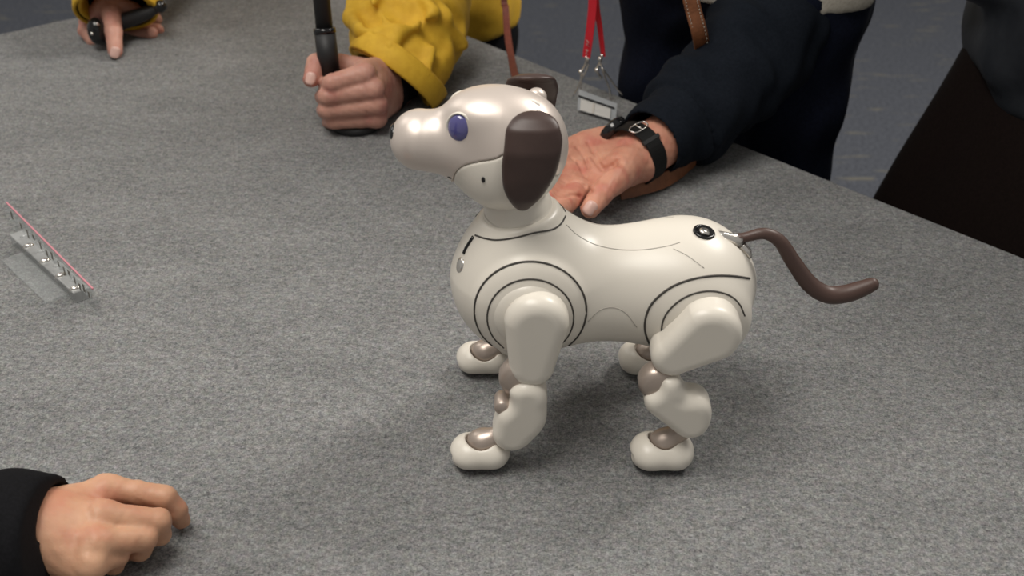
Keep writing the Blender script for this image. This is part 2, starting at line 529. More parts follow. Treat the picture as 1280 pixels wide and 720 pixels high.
# shoulder cap
V, F = lathe((SHC[0], Y0 - 0.044, SHC[2] - 0.001), (0, -1, 0), [(0.0290, 0), (0.0288, 0.005), (0.0275, 0.0090), (0.024, 0.0130), (0.017, 0.0155), (0.008, 0.0166), (0.0002, 0.017)], 56)
pair('shoulder_cap', V, F, M['white'])
seam(body_bvh, ring_px(663, 397, 54, 48, 128, 412), 'cap_gap', 0.0007)
# hip cap
V, F = lathe((HPC[0], Y0 - 0.042, HPC[2] - 0.001), (0, -1, 0), [(0.0265, 0), (0.0263, 0.005), (0.0252, 0.0090), (0.021, 0.0130), (0.015, 0.0155), (0.007, 0.0166), (0.0002, 0.017)], 56)
pair('hip_cap', V, F, M['white'])
seam(body_bvh, [(833, 436), (827, 414), (832, 394), (848, 377), (868, 367), (890, 364), (911, 369), (924, 380), (931, 395)], 'cap_gap', 0.0007)
# upper arm
a = D(671, 413, OUT); b = D(665, 466, OUT)
G = Grid((a[0] - .035, Y0 - .085, b[2] - .03), (a[0] + .035, Y0 - .04, a[2] + .035), 0.0009)
d2 = d2_cone(G, a, b, 0.0236, 0.0172)
o, V, Q = solid('upper_arm', G, extrude(G, d2, Y0 - 0.0565, 0.0155, 0.0115), M['white'], dog); bpy.data.objects.remove(o)
pair('upper_arm', V, Q, M['white'], fast=True)
# elbow joint
c = D(651, 481, FY - 0.008)
V, F = lathe((c[0], Y0 + FY + 0.0125, c[2]), (0, -1, 0), [(0.010, 0), (0.0150, 0.003), (0.0165, 0.007), (0.0165, 0.013), (0.0150, 0.017), (0.010, 0.0195), (0.0002, 0.020)], 40)
pair('elbow_joint', V, F, M['joint'])
# forearm
G = Grid((-0.035, Y0 - .082, zb + 0.015), (0.05, Y0 - .04, zb + 0.11), 0.0008)
a = D(659, 500, OUT); b = D(640, 545, OUT); e = D(656, 526, OUT)
d2 = smin(d2_cone(G, a, b, 0.0150, 0.0150), d2_circ(G, e, 0.0140), 0.015)
d2 = smax(d2, -d2_circ(G, D(625, 503, OUT), 0.0075), 0.006)
FA = extrude(G, d2, Y0 + FY, 0.0148, 0.0090)
V, Q = nets(G, FA); V = relax(V, Q)
pair('forearm', V, Q, M['white'], fast=True)
c = D(628, 511, FY - 0.008)
V, F = lathe((c[0], Y0 + FY + 0.009, c[2]), (0, -1, 0), [(0.0045, 0), (0.0062, 0.002), (0.0062, 0.016), (0.0045, 0.018), (0.0002, 0.0185)], 24)
pair('forearm_pin', V, F, M['joint'])
# thigh
a = D(888, 426, OUT); b = D(843, 453, OUT)
G = Grid((b[0] - .03, Y0 - .085, b[2] - .03), (a[0] + .035, Y0 - .04, a[2] + .035), 0.0009)
d2 = d2_cone(G, a, b, 0.0244, 0.0164)
V, Q = nets(G, extrude(G, d2, Y0 - 0.0565, 0.0155, 0.0100)); V = relax(V, Q)
pair('thigh', V, Q, M['white'], fast=True)
# knee joint
c = D(823, 485, FY - 0.008)
V, F = lathe((c[0], Y0 + FY + 0.0125, c[2]), (0, -1, 0), [(0.009, 0), (0.0128, 0.003), (0.0145, 0.007), (0.0145, 0.014), (0.0130, 0.0185), (0.009, 0.0208), (0.0002, 0.0212)], 40)
pair('knee_joint', V, F, M['joint'])
# shin
G = Grid((0.07, Y0 - .082, zb + 0.015), (0.18, Y0 - .04, zb + 0.12), 0.0008)
a = D(829, 503, OUT); b = D(864, 530, OUT); l = D(839, 491, OUT)
d2 = smin(d2_cone(G, a, b, 0.0140, 0.0142), d2_circ(G, l, 0.0128), 0.006)
d2 = smin(d2, d2_circ(G, D(868, 514, OUT), 0.0125), 0.010)
d2 = smax(d2, -d2_circ(G, D(810, 481, OUT), 0.0095), 0.004)
d2 = smax(d2, -d2_circ(G, D(864, 483, OUT), 0.0055), 0.008)
V, Q = nets(G, extrude(G, d2, Y0 + FY, 0.0148, 0.0090)); V = relax(V, Q)
pair('shin', V, Q, M['white'], fast=True)
# feet
def make_foot(cx, s, ank_px, top_pt):
    cy = Y0 + FY
    G = Grid((cx - .035, cy - .024, zb - .002), (cx + .035, cy + .024, zb + .04), 0.0007)
    toe = sd_ell(G, (cx - 0.0095 * s, cy, zb + 0.0130), (0.0152 * s, 0.0175 * s, 0.0130 * s))
    heel = sd_ell(G, (cx + 0.0100 * s, cy, zb + 0.0135), (0.0135 * s, 0.0172 * s, 0.0132 * s))
    Ff = smin(toe, heel, 0.012)
    A = np.array([cx + 0.001 * s, cy + 0.002, zb + 0.0225])
    Ff = smax(Ff, -sd_ell(G, A, (0.0130, 0.0122, 0.0100)), 0.0022)
    sole = smin(toe, heel, 0.012) + 0.0012
    shell = smax(Ff, (zb + 0.0042) - G.Z, 0.002)
    # toe crease
    shell = smax(shell, -sd_cone(G, (cx - 0.0245 * s, cy + 0.006, zb + 0.010), (cx - 0.0245 * s, cy - 0.007, zb + 0.012), 0.0022, 0.0022), 0.003)
    V, Q = nets(G, shell); V = relax(V, Q, 2)
    feet = pair('foot', V, Q, M['white'], fast=True)
    sole = np.maximum(np.maximum(sole, G.Z - (zb + 0.0050)), zb - G.Z)
    V, Q = nets(G, sole); V = relax(V, Q, 2)
    for ft, (v, f) in zip(feet, ((V, Q), mirror(V, Q))): fast_mesh('sole', v, f, M['black'], ft, dog)
    # ankle ball and the link up to the leg
    G2 = Grid((cx - .03, cy - .02, zb + .005), (cx + .045, cy + .02, zb + .06), 0.0008)
    k = smin(sd_ell(G2, A + np.array([0, 0, -0.001]), (0.0118, 0.0110, 0.0095)), sd_cone(G2, A + np.array([0.003, 0, 0]), top_pt, 0.0075, 0.0085), 0.006)
    V, Q = nets(G2, k); V = relax(V, Q, 2)
    pair('ankle', V, Q, M['joint'], fast=True)
fx = WZ(601, 568, 0.012)[0]
tp_ = D(640, 540, FY); make_foot(fx, 0.98, None, np.array([tp_[0], Y0 + FY, tp_[2]]))
hx = WZ(828, 566, 0.012)[0]
tp_ = D(862, 530, FY); make_foot(hx, 1.04, None, np.array([tp_[0], Y0 + FY, tp_[2]]))

# ---- head --------------------------------------------------------
G = Grid((-0.10, Y0 - 0.055, zb + 0.175), (0.06, Y0 + 0.055, zb + 0.315), 0.0010)
cc = D(647, 182); mz = D(524, 174); jaw = D(628, 214)
H = sd_ell(G, cc, (0.0365, 0.0385, 0.0400))
H = smin(H, sd_ell(G, mz, (0.0185, 0.0215, 0.0190)), 0.004)
H = smin(H, sd_cone(G, mz + np.array([0.002, 0, -0.0005]), cc + np.array([-0.016, 0, -0.002]), 0.0188, 0.0335), 0.012)
H = smin(H, sd_ell(G, D(602, 136), (0.022, 0.022, 0.013)), 0.020)
H = smin(H, sd_ell(G, jaw, (0.030, 0.031, 0.024)), 0.018)
HV, HQ = nets(G, H); HV = relax(HV, HQ)
head_bvh = BVHTree.FromPolygons(HV.tolist(), HQ.tolist())
# parting between the pearl face cover and the white jaw, drawn on the near cheek and carried across
sp = []
for q in spline([(a, b, 0) for a, b in ((568, 236), (566, 228), (570, 216), (580, 208), (600, 203), (618, 200), (634, 194), (660, 200), (685, 215), (700, 222))], 40):
    p, nn = cast(head_bvh, q[0], q[1])
    if p is not None: sp.append((p[0], p[2]))
sp = np.array(sp)
order = np.argsort(sp[:, 0]); sx_, sz_ = sp[order, 0], sp[order, 1]
front = sx_[0]
zs = np.interp(G.X.ravel(), sx_, sz_).astype(np.float32)[:, None, None]
split = np.where(G.X < front, np.float32(0.02), G.Z - zs)
split = np.minimum(np.where(G.X < front - 0.02, 0.03, split), 0.03)
split = np.maximum(split, (front - G.X)) if True else split
face, FV, FQ = solid('face_cover', G, smax(H, -split + 0.0002, 0.0012), M['pearl'], dog, it=2)
jw, JV, JQ = solid('jaw', G, smax(H + 0.0003, split + 0.0002, 0.0012), M['white'], dog, it=2)
# core that closes the parting gap
V, Q = nets(G, H + 0.002); fast_mesh('head_core', V, Q, M['seam'], dog, dog)
# eyes
p, n_ = cast(head_bvh, 573, 161)
n_ = n_ * 0.75 + np.array([-0.08, -0.40, 0.02]); n_ /= np.linalg.norm(n_)
V, F = lathe(p - n_ * 0.0044, n_, [(0.0105, -0.004), (0.0110, 0.0030), (0.0108, 0.0042), (0.0100, 0.0046), (0.0093, 0.0030)], 40, 0.92, 1.05)
rims = pair('eye', V, F, M['white'])
V, F = lathe(p - n_ * 0.0033, n_, [(0.0096, 0), (0.0094, 0.0026), (0.0078, 0.0044), (0.0050, 0.0056), (0.002, 0.0062), (0.0002, 0.0063)], 40, 0.92, 1.05)
for r_, (v, f) in zip(rims, ((V, F), mirror(V, F))): obj('eye_lens', v, f, M['lens'], r_, dog)
# nose, mouth slot, cheek dot
p, n_ = cast(head_bvh, 500, 160)
npos = D(498, 158); npos = mz + np.array([-0.0172, 0, 0.0055])
G3 = Grid(npos - 0.014, npos + 0.014, 0.0007)
V, Q = nets(G3, sd_ell(G3, npos, (0.0040, 0.0095, 0.0060))); fast_mesh('nose', V, Q, M['gloss'], dog, dog)
p, n_ = cast(head_bvh, 604, 225)
V, F = lathe(p - n_ * 0.001, n_, [(0.0016, 0), (0.0015, 0.0013), (0.0002, 0.0014)], 14, 0.9, 1.5); pair('cheek_sensor', V, F, M['gloss'])
p, n_ = cast(head_bvh, 562, 222)
V, F = lathe(p - n_ * 0.001, n_, [(0.0013, 0), (0.0012, 0.0013), (0.0002, 0.0014)], 12, 1.6, 0.8); pair('mouth_corner', V, F, M['gloss'])
# white slit on the crown, its bright highlight put into the pale colour
P = [cast(head_bvh, 664 + 11 * t, 124 + 8 * t) for t in np.linspace(0, 1, 6)]
P = [a - n * 0.0002 for a, n in P if a is not None]
V, F = tube(P, [0.0004, 0.0013, 0.0014, 0.0014, 0.0013, 0.0004][:len(P)], 8); obj('crown_slot', V, F, plain('slit_highlight', (0.85, 0.82, 0.78), 0.3), dog)
# ears: padded flaps hanging from the crown
rows = [(139.5, 667, 5), (142, 667, 15), (147, 667.5, 24), (154, 667, 30), (163, 666.5, 33.5), (175, 667, 35.5), (190, 665.5, 35.5), (205, 663, 35.5), (220, 660.5, 33), (235, 657, 28), (247, 655, 21), (256, 653.5, 13), (261, 653, 7), (262.5, 653, 3)]
V = []; F = []; seg = 28
dn = spline([(r[0], r[1], r[2]) for r in rows], 40)
def ear_y(py): return np.interp(py, [139, 160, 190, 225, 262], [-0.031, -0.0405, -0.046, -0.046, -0.042])
for (py, pxx, hw) in dn:
    yl = ear_y(py); c = D(pxx, py, yl); w = max(hw, 1) * 0.00055
    th = 0.0062 * min(1, (w / 0.012)) ** 0.8
    for k in range(seg):
        a = 2 * math.pi * k / seg
        ca, sa = math.cos(a), math.sin(a)
        V.append(c + np.array([w * math.copysign(abs(ca) ** 0.95, ca), th * math.copysign(abs(sa) ** 0.9, sa), 0]))
n = len(dn)
for i in range(n - 1):
    for k in range(seg):
        l = (k + 1) % seg
        F.append((i * seg + k, i * seg + l, (i + 1) * seg + l, (i + 1) * seg + k))
F.append(tuple(range(seg - 1, -1, -1))); F.append(tuple((n - 1) * seg + k for k in range(seg)))
pair('ear', V, F, M['brown'])
# ear hinge
c = D(672, 160, -0.027)
V, F = lathe(c + np.array([0, 0.012, 0]), (0, -1, 0.25), [(0.0075, 0), (0.0075, 0.007), (0.006, 0.010), (0.0002, 0.0112)], 28); pair('ear_hinge', V, F, M['pearl'])
# ---- neck
V, F = tube(spline([nt_ + np.array([-0.002, 0, -0.006]), nt_ + np.array([-0.001, 0, 0.004]), D(640, 238)], 8), [0.0258, 0.0262, 0.0262, 0.026, 0.0255, 0.025, 0.024, 0.023], 40)
obj('neck', V, F, M['white'], dog)

# ================================================================== PEOPLE AND WHAT THEY WEAR OR HOLD
def skin(name, c1, c2, deep):
    m, nt, b = newmat(name)
    setin(b, Roughness=0.48, Specular_IOR_Level=0.35, Subsurface_Weight=0.12, Subsurface_Radius=(0.012, 0.004, 0.002), Subsurface_Scale=0.5)
    N = nt.nodes; L = nt.links
    tc = N.new('ShaderNodeTexCoord')
    def nz(s, d):
        n = N.new('ShaderNodeTexNoise'); n.inputs['Scale'].default_value = s; n.inputs['Detail'].default_value = d
        L.new(tc.outputs['Object'], n.inputs['Vector']); return n.outputs[0]
    r = N.new('ShaderNodeValToRGB'); el = r.color_ramp.elements
    el[0].position = 0.32; el[0].color = (*deep, 1); el[1].position = 0.66; el[1].color = (*c2, 1)
    x = el.new(0.48); x.color = (*c1, 1)
    L.new(nz(38, 3), r.inputs[0]); L.new(r.outputs[0], b.inputs['Base Color'])
    bp = N.new('ShaderNodeBump'); bp.inputs['Strength'].default_value = 0.35; bp.inputs['Distance'].default_value = 0.0006
    L.new(nz(420, 4), bp.inputs['Height']); L.new(bp.outputs[0], b.inputs['Normal'])
    return m
M['skinA'] = skin('skin_light', (0.545, 0.295, 0.185), (0.60, 0.345, 0.22), (0.51, 0.235, 0.15))
M['skinB'] = skin('skin_rosy', (0.50, 0.255, 0.195), (0.56, 0.30, 0.23), (0.46, 0.20, 0.16))
M['skinC'] = skin('skin_ruddy', (0.56, 0.255, 0.175), (0.62, 0.31, 0.215), (0.52, 0.185, 0.135))
M['nail'] = plain('fingernail', (0.66, 0.42, 0.36), 0.3)
M['blackcloth'] = noisy('black_cloth', (0.0035, 0.0035, 0.0045), (0.006, 0.006, 0.0075), 500, rough=0.85, bump=0.2, bdist=0.0005, Specular_IOR_Level=0.12)
M['navy'] = noisy('navy_fleece', (0.0050, 0.0072, 0.0115), (0.0078, 0.0105, 0.016), 350, rough=0.9, bump=0.2, bdist=0.0006, Specular_IOR_Level=0.12)
M['denim'] = noisy('dark_denim', (0.0035, 0.0050, 0.012), (0.0060, 0.0085, 0.019), 300, rough=0.9, bump=0.2, bdist=0.0005, Specular_IOR_Level=0.12)
M['yellow'] = noisy('yellow_canvas', (0.60, 0.345, 0.018), (0.68, 0.41, 0.026), 90, rough=0.75, bump=0.15, bscale=900, bdist=0.0004)
M['puffer'] = noisy('dark_puffer', (0.0085, 0.0105, 0.0150), (0.0120, 0.0145, 0.0195), 80, rough=0.6, bump=0.3, bscale=30, bdist=0.004)
M['skirt'] = noisy('dark_brown_wool', (0.0060, 0.0032, 0.0027), (0.0085, 0.0048, 0.0040), 300, rough=0.9, bump=0.3, bdist=0.0006, Specular_IOR_Level=0.12)
M['beige'] = noisy('beige_knit', (0.36, 0.33, 0.28), (0.45, 0.42, 0.36), 300, rough=0.9)
M['leather'] = noisy('brown_leather', (0.16, 0.055, 0.02), (0.22, 0.08, 0.03), 120, rough=0.5)
M['redleather'] = noisy('red_brown_leather', (0.11, 0.022, 0.014), (0.16, 0.035, 0.02), 120, rough=0.5)
M['red'] = plain('red_ribbon', (0.55, 0.012, 0.025), 0.5)
M['paper'] = plain('white_card', (0.45, 0.44, 0.42), 0.7)

def wrinkle(G, amp, wl, seed, along=None):
    rs = np.random.RandomState(seed); out = 0
    for i in range(4):
        d = rs.normal(size=3); d /= np.linalg.norm(d)
        if along is not None: d = d * 0.5 + np.asarray(along) * (1 if i % 2 else -1); d /= np.linalg.norm(d)
        k = 2 * math.pi / (wl * rs.uniform(0.6, 1.4)); e = rs.normal(size=3); e /= np.linalg.norm(e); k2 = k * 0.45
        ph = (G.X * d[0] + G.Y * d[1] + G.Z * d[2]) * k + 1.6 * np.sin((G.X * e[0] + G.Y * e[1] + G.Z * e[2]) * k2 + rs.uniform(0, 6))
        out = out + np.sin(ph + rs.uniform(0, 6))
    return (out * (amp / 2.5)).astype(np.float32)
def bounds(pts, pad):
    P = np.array(pts); return P.min(0) - pad, P.max(0) + pad
def plane(G, p, n):
    n = np.asarray(n, float); n = n / np.linalg.norm(n)
    return (G.X - p[0]) * n[0] + (G.Y - p[1]) * n[1] + (G.Z - p[2]) * n[2]
def make_sleeve(name, pts, rads, mat, root, vox=0.003, amp=0.003, wl=0.05, seed=1, wall=0.004, cutn=None, ridges=(), extra=None, k=0.02):
    lo, hi = bounds(pts, max(rads) + 0.02)
    G = Grid(lo, hi, vox)
    F = sd_chain(G, pts, rads, k)
    d = np.asarray(pts[0]) - np.asarray(pts[1]); d = d / np.linalg.norm(d)
    fade = np.clip(-plane(G, pts[0], d) / 0.04, 0.15, 1)
    F = F + wrinkle(G, amp, wl, seed, d) * fade
    for (p, q, r) in ridges: F = smin(F, sd_cone(G, p, q, r, r), 0.02)
    if extra is not None: F = extra(G, F)
    inner = sd_cone(G, np.asarray(pts[0]) + d * 0.03, np.asarray(pts[0]) - d * 0.05, rads[0] - wall, rads[0] - wall - 0.004)
    F = smax(F, -inner, 0.002)
    F = smax(F, plane(G, pts[0], cutn if cutn is not None else d), 0.002)
    return solid(name, G, F, mat, root, root)
def make_hand(name, root, mat, fingers, palm, lo_hi_pad=0.02, vox=0.0013, extra=None, k=0.010, kf=0.004):
    pts = [p for f in fingers for p in f[0]] + [p for c in palm for p in c[:2]]
    lo, hi = bounds(pts, 0.03); G = Grid(lo, hi, vox)
    F = None
    for (a, b, r1, r2) in palm:
        d = sd_cone(G, a, b, r1, r2); F = d if F is None else smin(F, d, k)
    for (p, r) in fingers:
        d = sd_chain(G, p, r, 0.002)
        F = smin(F, d, kf)
    if extra: F = extra(G, F)
    F = F + wrinkle(G, 0.00025, 0.008, 7)
    o, V, Q = solid(name, G, F, mat, root, root, it=2)
    return V, Q
def nail_at(root, parent, p, n, along, w=0.0055, l=0.0065):
    n = np.asarray(n, float); n /= np.linalg.norm(n); al = np.asarray(along, float); al -= n * (al @ n); al /= np.linalg.norm(al); s = np.cross(al, n)
    V = []; F = []; seg = 20
    prof = [(1.0, -0.0012), (0.98, 0.0002), (0.75, 0.0007), (0.35, 0.0009), (0.02, 0.0010)]
    for r, h in prof:
        for k in range(seg):
            a = 2 * math.pi * k / seg; ca, sa = math.cos(a), math.sin(a)
            x = w * r * math.copysign(abs(ca) ** 0.7, ca); y = l * r * math.copysign(abs(sa) ** 0.7, sa)
            V.append(np.asarray(p) + s * x + al * y + n * (h - 2.2 * x * x / 0.01 * 0.25))
    for i in range(len(prof) - 1):
        for k in range(seg): F.append((i * seg + k, i * seg + (k + 1) % seg, (i + 1) * seg + (k + 1) % seg, (i + 1) * seg + k))
    F.append(tuple(range(seg - 1, -1, -1))); F.append(tuple((len(prof) - 1) * seg + k for k in range(seg)))
    return obj('fingernail', V, F, M['nail'], parent, root)
def snap(V, Q, x, y):
    b = BVHTree.FromPolygons(V.tolist(), Q.tolist())
    return cast(b, x, y)
def Pz(z): return TZ + z

def make_body(root, c, wd, hw, hd, top, hem, jacket_mat, trouser_mat, shoulder=0.0, sh_w=0.19, seed=3, lean=(0, 0), leg_r=0.085, shirt=None, torso_scale=1.08):
    """standing figure: torso, two legs, shoes; c = hip centre (x, y), wd = unit vector across the body; heights above the table"""
    wd = np.array([wd[0], wd[1], 0.0]); nd = np.array([-wd[1], wd[0], 0.0])
    c3 = np.array([c[0], c[1], 0.0]); ln = np.array([lean[0], lean[1], 0.0])
    def at(s, d, z): return c3 + wd * s + nd * d + np.array([0, 0, TZ + z])
    # trousers
    lo, hi = bounds([at(-hw, 0, -TZ), at(hw, 0, hem + 0.06)], 0.14); G = Grid(lo, hi, 0.008)
    F = sd_cone_ell(G, at(-hw * .38, 0, hem - 0.02), at(hw * .38, 0, hem - 0.02), hw * 0.62, hw * 0.62, nd, hd / (hw * 0.62))
    for s in (-1, 1):
        F = smin(F, sd_chain(G, [at(s * hw * .50, 0, hem - 0.08), at(s * hw * .55, -0.01, -TZ + 0.46), at(s * hw * .6, 0, -TZ + 0.06)], [leg_r, leg_r * .74, leg_r * .62], 0.02), 0.04)
    F = F + wrinkle(G, 0.004, 0.10, seed)
    F = smax(F, plane(G, (0, 0, TZ + hem + 0.03), (0, 0, 1)), 0.01)
    F = smax(F, plane(G, (0, 0, 0.012), (0, 0, -1)), 0.005)
    solid('trousers', G, F, trouser_mat, root, root, it=2)
    for s in (-1, 1):
        p = at(s * hw * .6, -0.05, -TZ + 0.045); G = Grid(p - 0.2, p + 0.2, 0.008)
        R = np.array([wd, nd, (0, 0, 1)])
        F = smax(sd_ell(G, p, (0.048, 0.135, 0.055), R), plane(G, (0, 0, 0.0), (0, 0, -1)), 0.004)
        solid('shoe', G, F, M['black'], root, root, it=1)
    # torso
    lo, hi = bounds([at(-hw, 0, hem), at(hw, 0, top), at(-sh_w, 0, top) + ln, at(sh_w, 0, top) + ln], 0.16); G = Grid(lo, hi, 0.008)
    th = hw * torso_scale
    F = sd_cone_ell(G, at(0, 0, hem - 0.05), at(0, 0, top - 0.12) + ln * .8, th, th * 0.98, nd, hd * torso_scale / th)
    F = smin(F, sd_cone(G, at(-sh_w + .02, 0, top - 0.05) + ln, at(sh_w - .02, 0, top - 0.05) + ln, 0.075, 0.075), 0.06)
    F = smin(F, sd_cone(G, at(0, 0, top - .02) + ln, at(0, 0, top + 0.06) + ln, 0.065, 0.06), 0.03)
    F = F + wrinkle(G, 0.005, 0.12, seed + 1)
    F = smax(F, plane(G, (0, 0, TZ + hem), (0, 0, -1)), 0.008)
    solid('jacket', G, F, jacket_mat, root, root, it=2)
    if shirt:
        z0, z1, m = shirt
        lo, hi = bounds([at(-hw, 0, z0), at(hw, 0, z1)], 0.10); G = Grid(lo, hi, 0.006)
        th2 = hw * 1.08
        F = sd_cone_ell(G, at(0, 0, z0 - 0.1), at(0, 0, z1 + 0.1), th2, th2, nd, hd * 1.08 / th2) + wrinkle(G, 0.002, 0.08, seed + 5)
        F = smax(smax(F, plane(G, (0, 0, TZ + z0), (0, 0, -1)), 0.006), plane(G, (0, 0, TZ + z1), (0, 0, 1)), 0.004)
        solid('shirt', G, F, m, root, root, it=2)
    return at

# ------------------------------------------------------------------ person in black, near left corner
pa = thing('person', 'person in a black sleeve resting curled fingers on the table, lower left', 'person', (-0.80, 0.16, 0))
mcp = [WZ(134, 613, .041), WZ(127, 646, .046), WZ(121, 679, .043), WZ(113, 706, .035)]
pip = [WZ(206, 622, .034), WZ(198, 651, .034), WZ(181, 673, .030), WZ(147, 695, .026)]
wr = WZ(62, 664, .040)
wrists = [WZ(64, 645, .043), WZ(58, 660, .044), WZ(52, 674, .043), WZ(48, 684, .038)]
fing = [([mcp[0], WZ(172, 616, .0385), pip[0], WZ(220, 637, .022), WZ(226, 650, .0085)], [.0098, .0088, .0086, .0080, .0068]),
        ([mcp[1], pip[1], WZ(200, 668, .018), WZ(182, 674, .009)], [.0102, .0088, .0078, .0070]),
        ([mcp[2], pip[2], WZ(176, 688, .014), WZ(160, 690, .009)], [.0098, .0084, .0074, .0066]),
        ([mcp[3], pip[3], WZ(143, 706, .012), WZ(130, 706, .008)], [.0090, .0074, .0068, .0060]),
        ([WZ(80, 640, .034), WZ(118, 628, .022), WZ(150, 630, .013), WZ(176, 636, .009)], [.014, .0115, .0095, .008])]
palm = [(wrists[i], mcp[i] - np.array([0.004, 0, 0.004]), .0185 - .001 * i, .0125 - .0006 * i) for i in range(4)]
palm += [(WZ(-60, 700, .045), wr, .026, .024)]
def kn(G, F):
    for p, r in zip(mcp, (.0085, .0090, .0085, .0075)): F = smin(F, sd_ell(G, p + np.array([0, 0, .0018]), (r, r, r)), 0.010)
    return F
make_hand('hand', pa, M['skinA'], fing, palm, extra=kn, k=0.014, kf=0.0035)
sl = [WZ(78, 657, .040), WZ(10, 676, .047), WZ(-90, 715, .058), np.array([-0.62, 0.40, Pz(0.10)]), np.array([-0.70, 0.22, Pz(0.42)])]
make_sleeve('sleeve', sl, [.0345, .044, .052, .058, .075], M['blackcloth'], pa, vox=0.0035, amp=0.003, wl=0.06, seed=5, cutn=np.array([0.96, 0.03, 0.10]))
make_body(pa, (-0.80, 0.16), (0.724, 0.69), 0.16, 0.11, 0.50, -0.02, M['blackcloth'], M['blackcloth'], seed=11)

# ------------------------------------------------------------------ person in yellow, at the far corner
py_ = thing('person', 'person in a bright yellow jacket leaning in at the far corner of the table', 'person', (-0.16, 2.02, 0))
# left fist round the pole
Yf = 1.31
mcpB = [WY(455, 92, Yf), WY(466, 111, Yf - .005), WY(470, 130, Yf - .005), WY(470, 147, Yf)]
pipB = [WY(415, 104, Yf - .012), WY(409, 120, Yf - .014), WY(410, 137, Yf - .012), WY(417, 151, Yf - .006)]
dipB = [WY(408, 106, Yf + .022), WY(404, 121, Yf + .022), WY(406, 138, Yf + .022), WY(412, 152, Yf + .022)]
tipB = [WY(426, 106, Yf + .036), WY(424, 122, Yf + .036), WY(424, 138, Yf + .036), WY(427, 152, Yf + .034)]
wrB = WY(492, 100, Yf + .10)
fing = [([mcpB[i], pipB[i], dipB[i], tipB[i]], [.0125 - .0008 * (i == 3), .0108 - .001 * (i == 3), .0095 - .0008 * (i == 3), .008]) for i in range(4)]
thumb = [WY(470, 92, Yf + .065), WY(426, 82, Yf + .060), WY(396, 80, Yf + .034), WY(389, 99, Yf + .012)]
fing.append((thumb, [.017, .0140, .0125, .0098]))
palm = [(wrB + np.array([0, 0, .012 - .010 * i]), mcpB[i] + np.array([0, .012, 0]), .020, .0130) for i in range(4)]
palm += [(wrB, wrB + np.array([.05, .10, .0]), .026, .026)]
def kn(G, F):
    for p in mcpB: F = smin(F, sd_ell(G, p + np.array([.002, -.002, .001]), (.0115, .0115, .0115)), 0.006)
    return F
V, Q = make_hand('hand', py_, M['skinB'], fing, palm, extra=kn, k=0.014, kf=0.0035)
p, n_ = snap(V, Q, 388, 98)
if p is not None: nail_at(py_, py_.children[-1], p, n_, thumb[3] - thumb[2], 0.0062, 0.0075)
# left sleeve: wide turned cuff and deep folds
cuff = WY(490, 100, 1.40); el = WY(524, 36, 1.49)
slp = [cuff, WY(502, 66, 1.44), WY(513, 26, 1.51), np.array([-0.12, 1.66, Pz(0.16)]), np.array([-0.05, 1.84, Pz(0.46)])]
cutn = np.array([-0.55, -0.50, -0.62])
def folds(G, F):
    # sharp canvas creases around the bent elbow, laid on the plain sleeve surface
    v, q = nets(G, F); bv = BVHTree.FromPolygons(v.tolist(), q.tolist())
    def on(x, y, d):
        p, n = cast(bv, x, y)
        return None if p is None else p + n * d
    for line, r, d, kk in (([(446, 2), (444, 24), (456, 40)], .010, .004, .012), ([(472, -4), (474, 16), (497, 44)], .008, .006, .008), ([(489, 62), (499, 43), (518, 32), (537, 21)], .008, .007, .008),
                           ([(537, 21), (524, -4)], .008, .006, .010), ([(533, -4), (552, 24), (572, 54)], .009, .006, .010), ([(456, 40), (476, 46), (489, 62)], .008, .004, .010), ([(540, 62), (530, 92)], .008, .003, .012)):
        P = [on(x, y, d) for x, y in line]; P = [p for p in P if p is not None]
        for a, b in zip(P[:-1], P[1:]):
            if np.linalg.norm(a - b) < 0.08: F = smin(F, sd_cone(G, a, b, r, r), kk)
    for line, r, d in (([(488, 8), (505, 20)], .016, .006), ([(506, 22), (516, 16)], .016, .006), ([(459, 14), (468, 32)], .010, .004), ([(540, 40), (556, 52)], .013, .006), ([(548, 66), (542, 88)], .010, .005), ([(566, 20), (578, 30)], .014, .006)):
        P = [on(x, y, d) for x, y in line]
        if P[0] is not None and P[1] is not None: F = smax(F, -sd_cone(G, P[0], P[1], r, r), 0.010)
    return F
make_sleeve('sleeve', slp, [.056, .062, .073, .076, .085], M['yellow'], py_, vox=0.003, amp=0.003, wl=0.07, seed=9, cutn=cutn, extra=folds, wall=0.006)
# cuff band
s1, s2, nn = frame(cutn)
V = []; F = []; seg = 64
prof = [(0.0600, -0.002), (0.0645, -0.001), (0.0660, 0.002), (0.0650, -0.022), (0.0665, -0.026), (0.0600, -0.028)]
V, F = lathe(cuff - nn * 0.004, cutn, [(0.0540, -0.024), (0.0600, -0.025), (0.0622, -0.023), (0.0615, 0.002), (0.0600, 0.0045), (0.0570, 0.004), (0.0560, -0.022)], 64, 1.0, 1.12)
F = F[:-2]
obj('cuff_band', V, F, M['yellow'], py_)
# dark lining and inner sleeve
V, F = tube(spline([wrB + np.array([-0.012, -0.028, 0.0]), wrB + np.array([0.01, 0.02, 0.004]), wrB + np.array([0.04, 0.08, 0.01])], 10), 0.034, 28); obj('inner_sleeve', V, F, M['blackcloth'], py_)

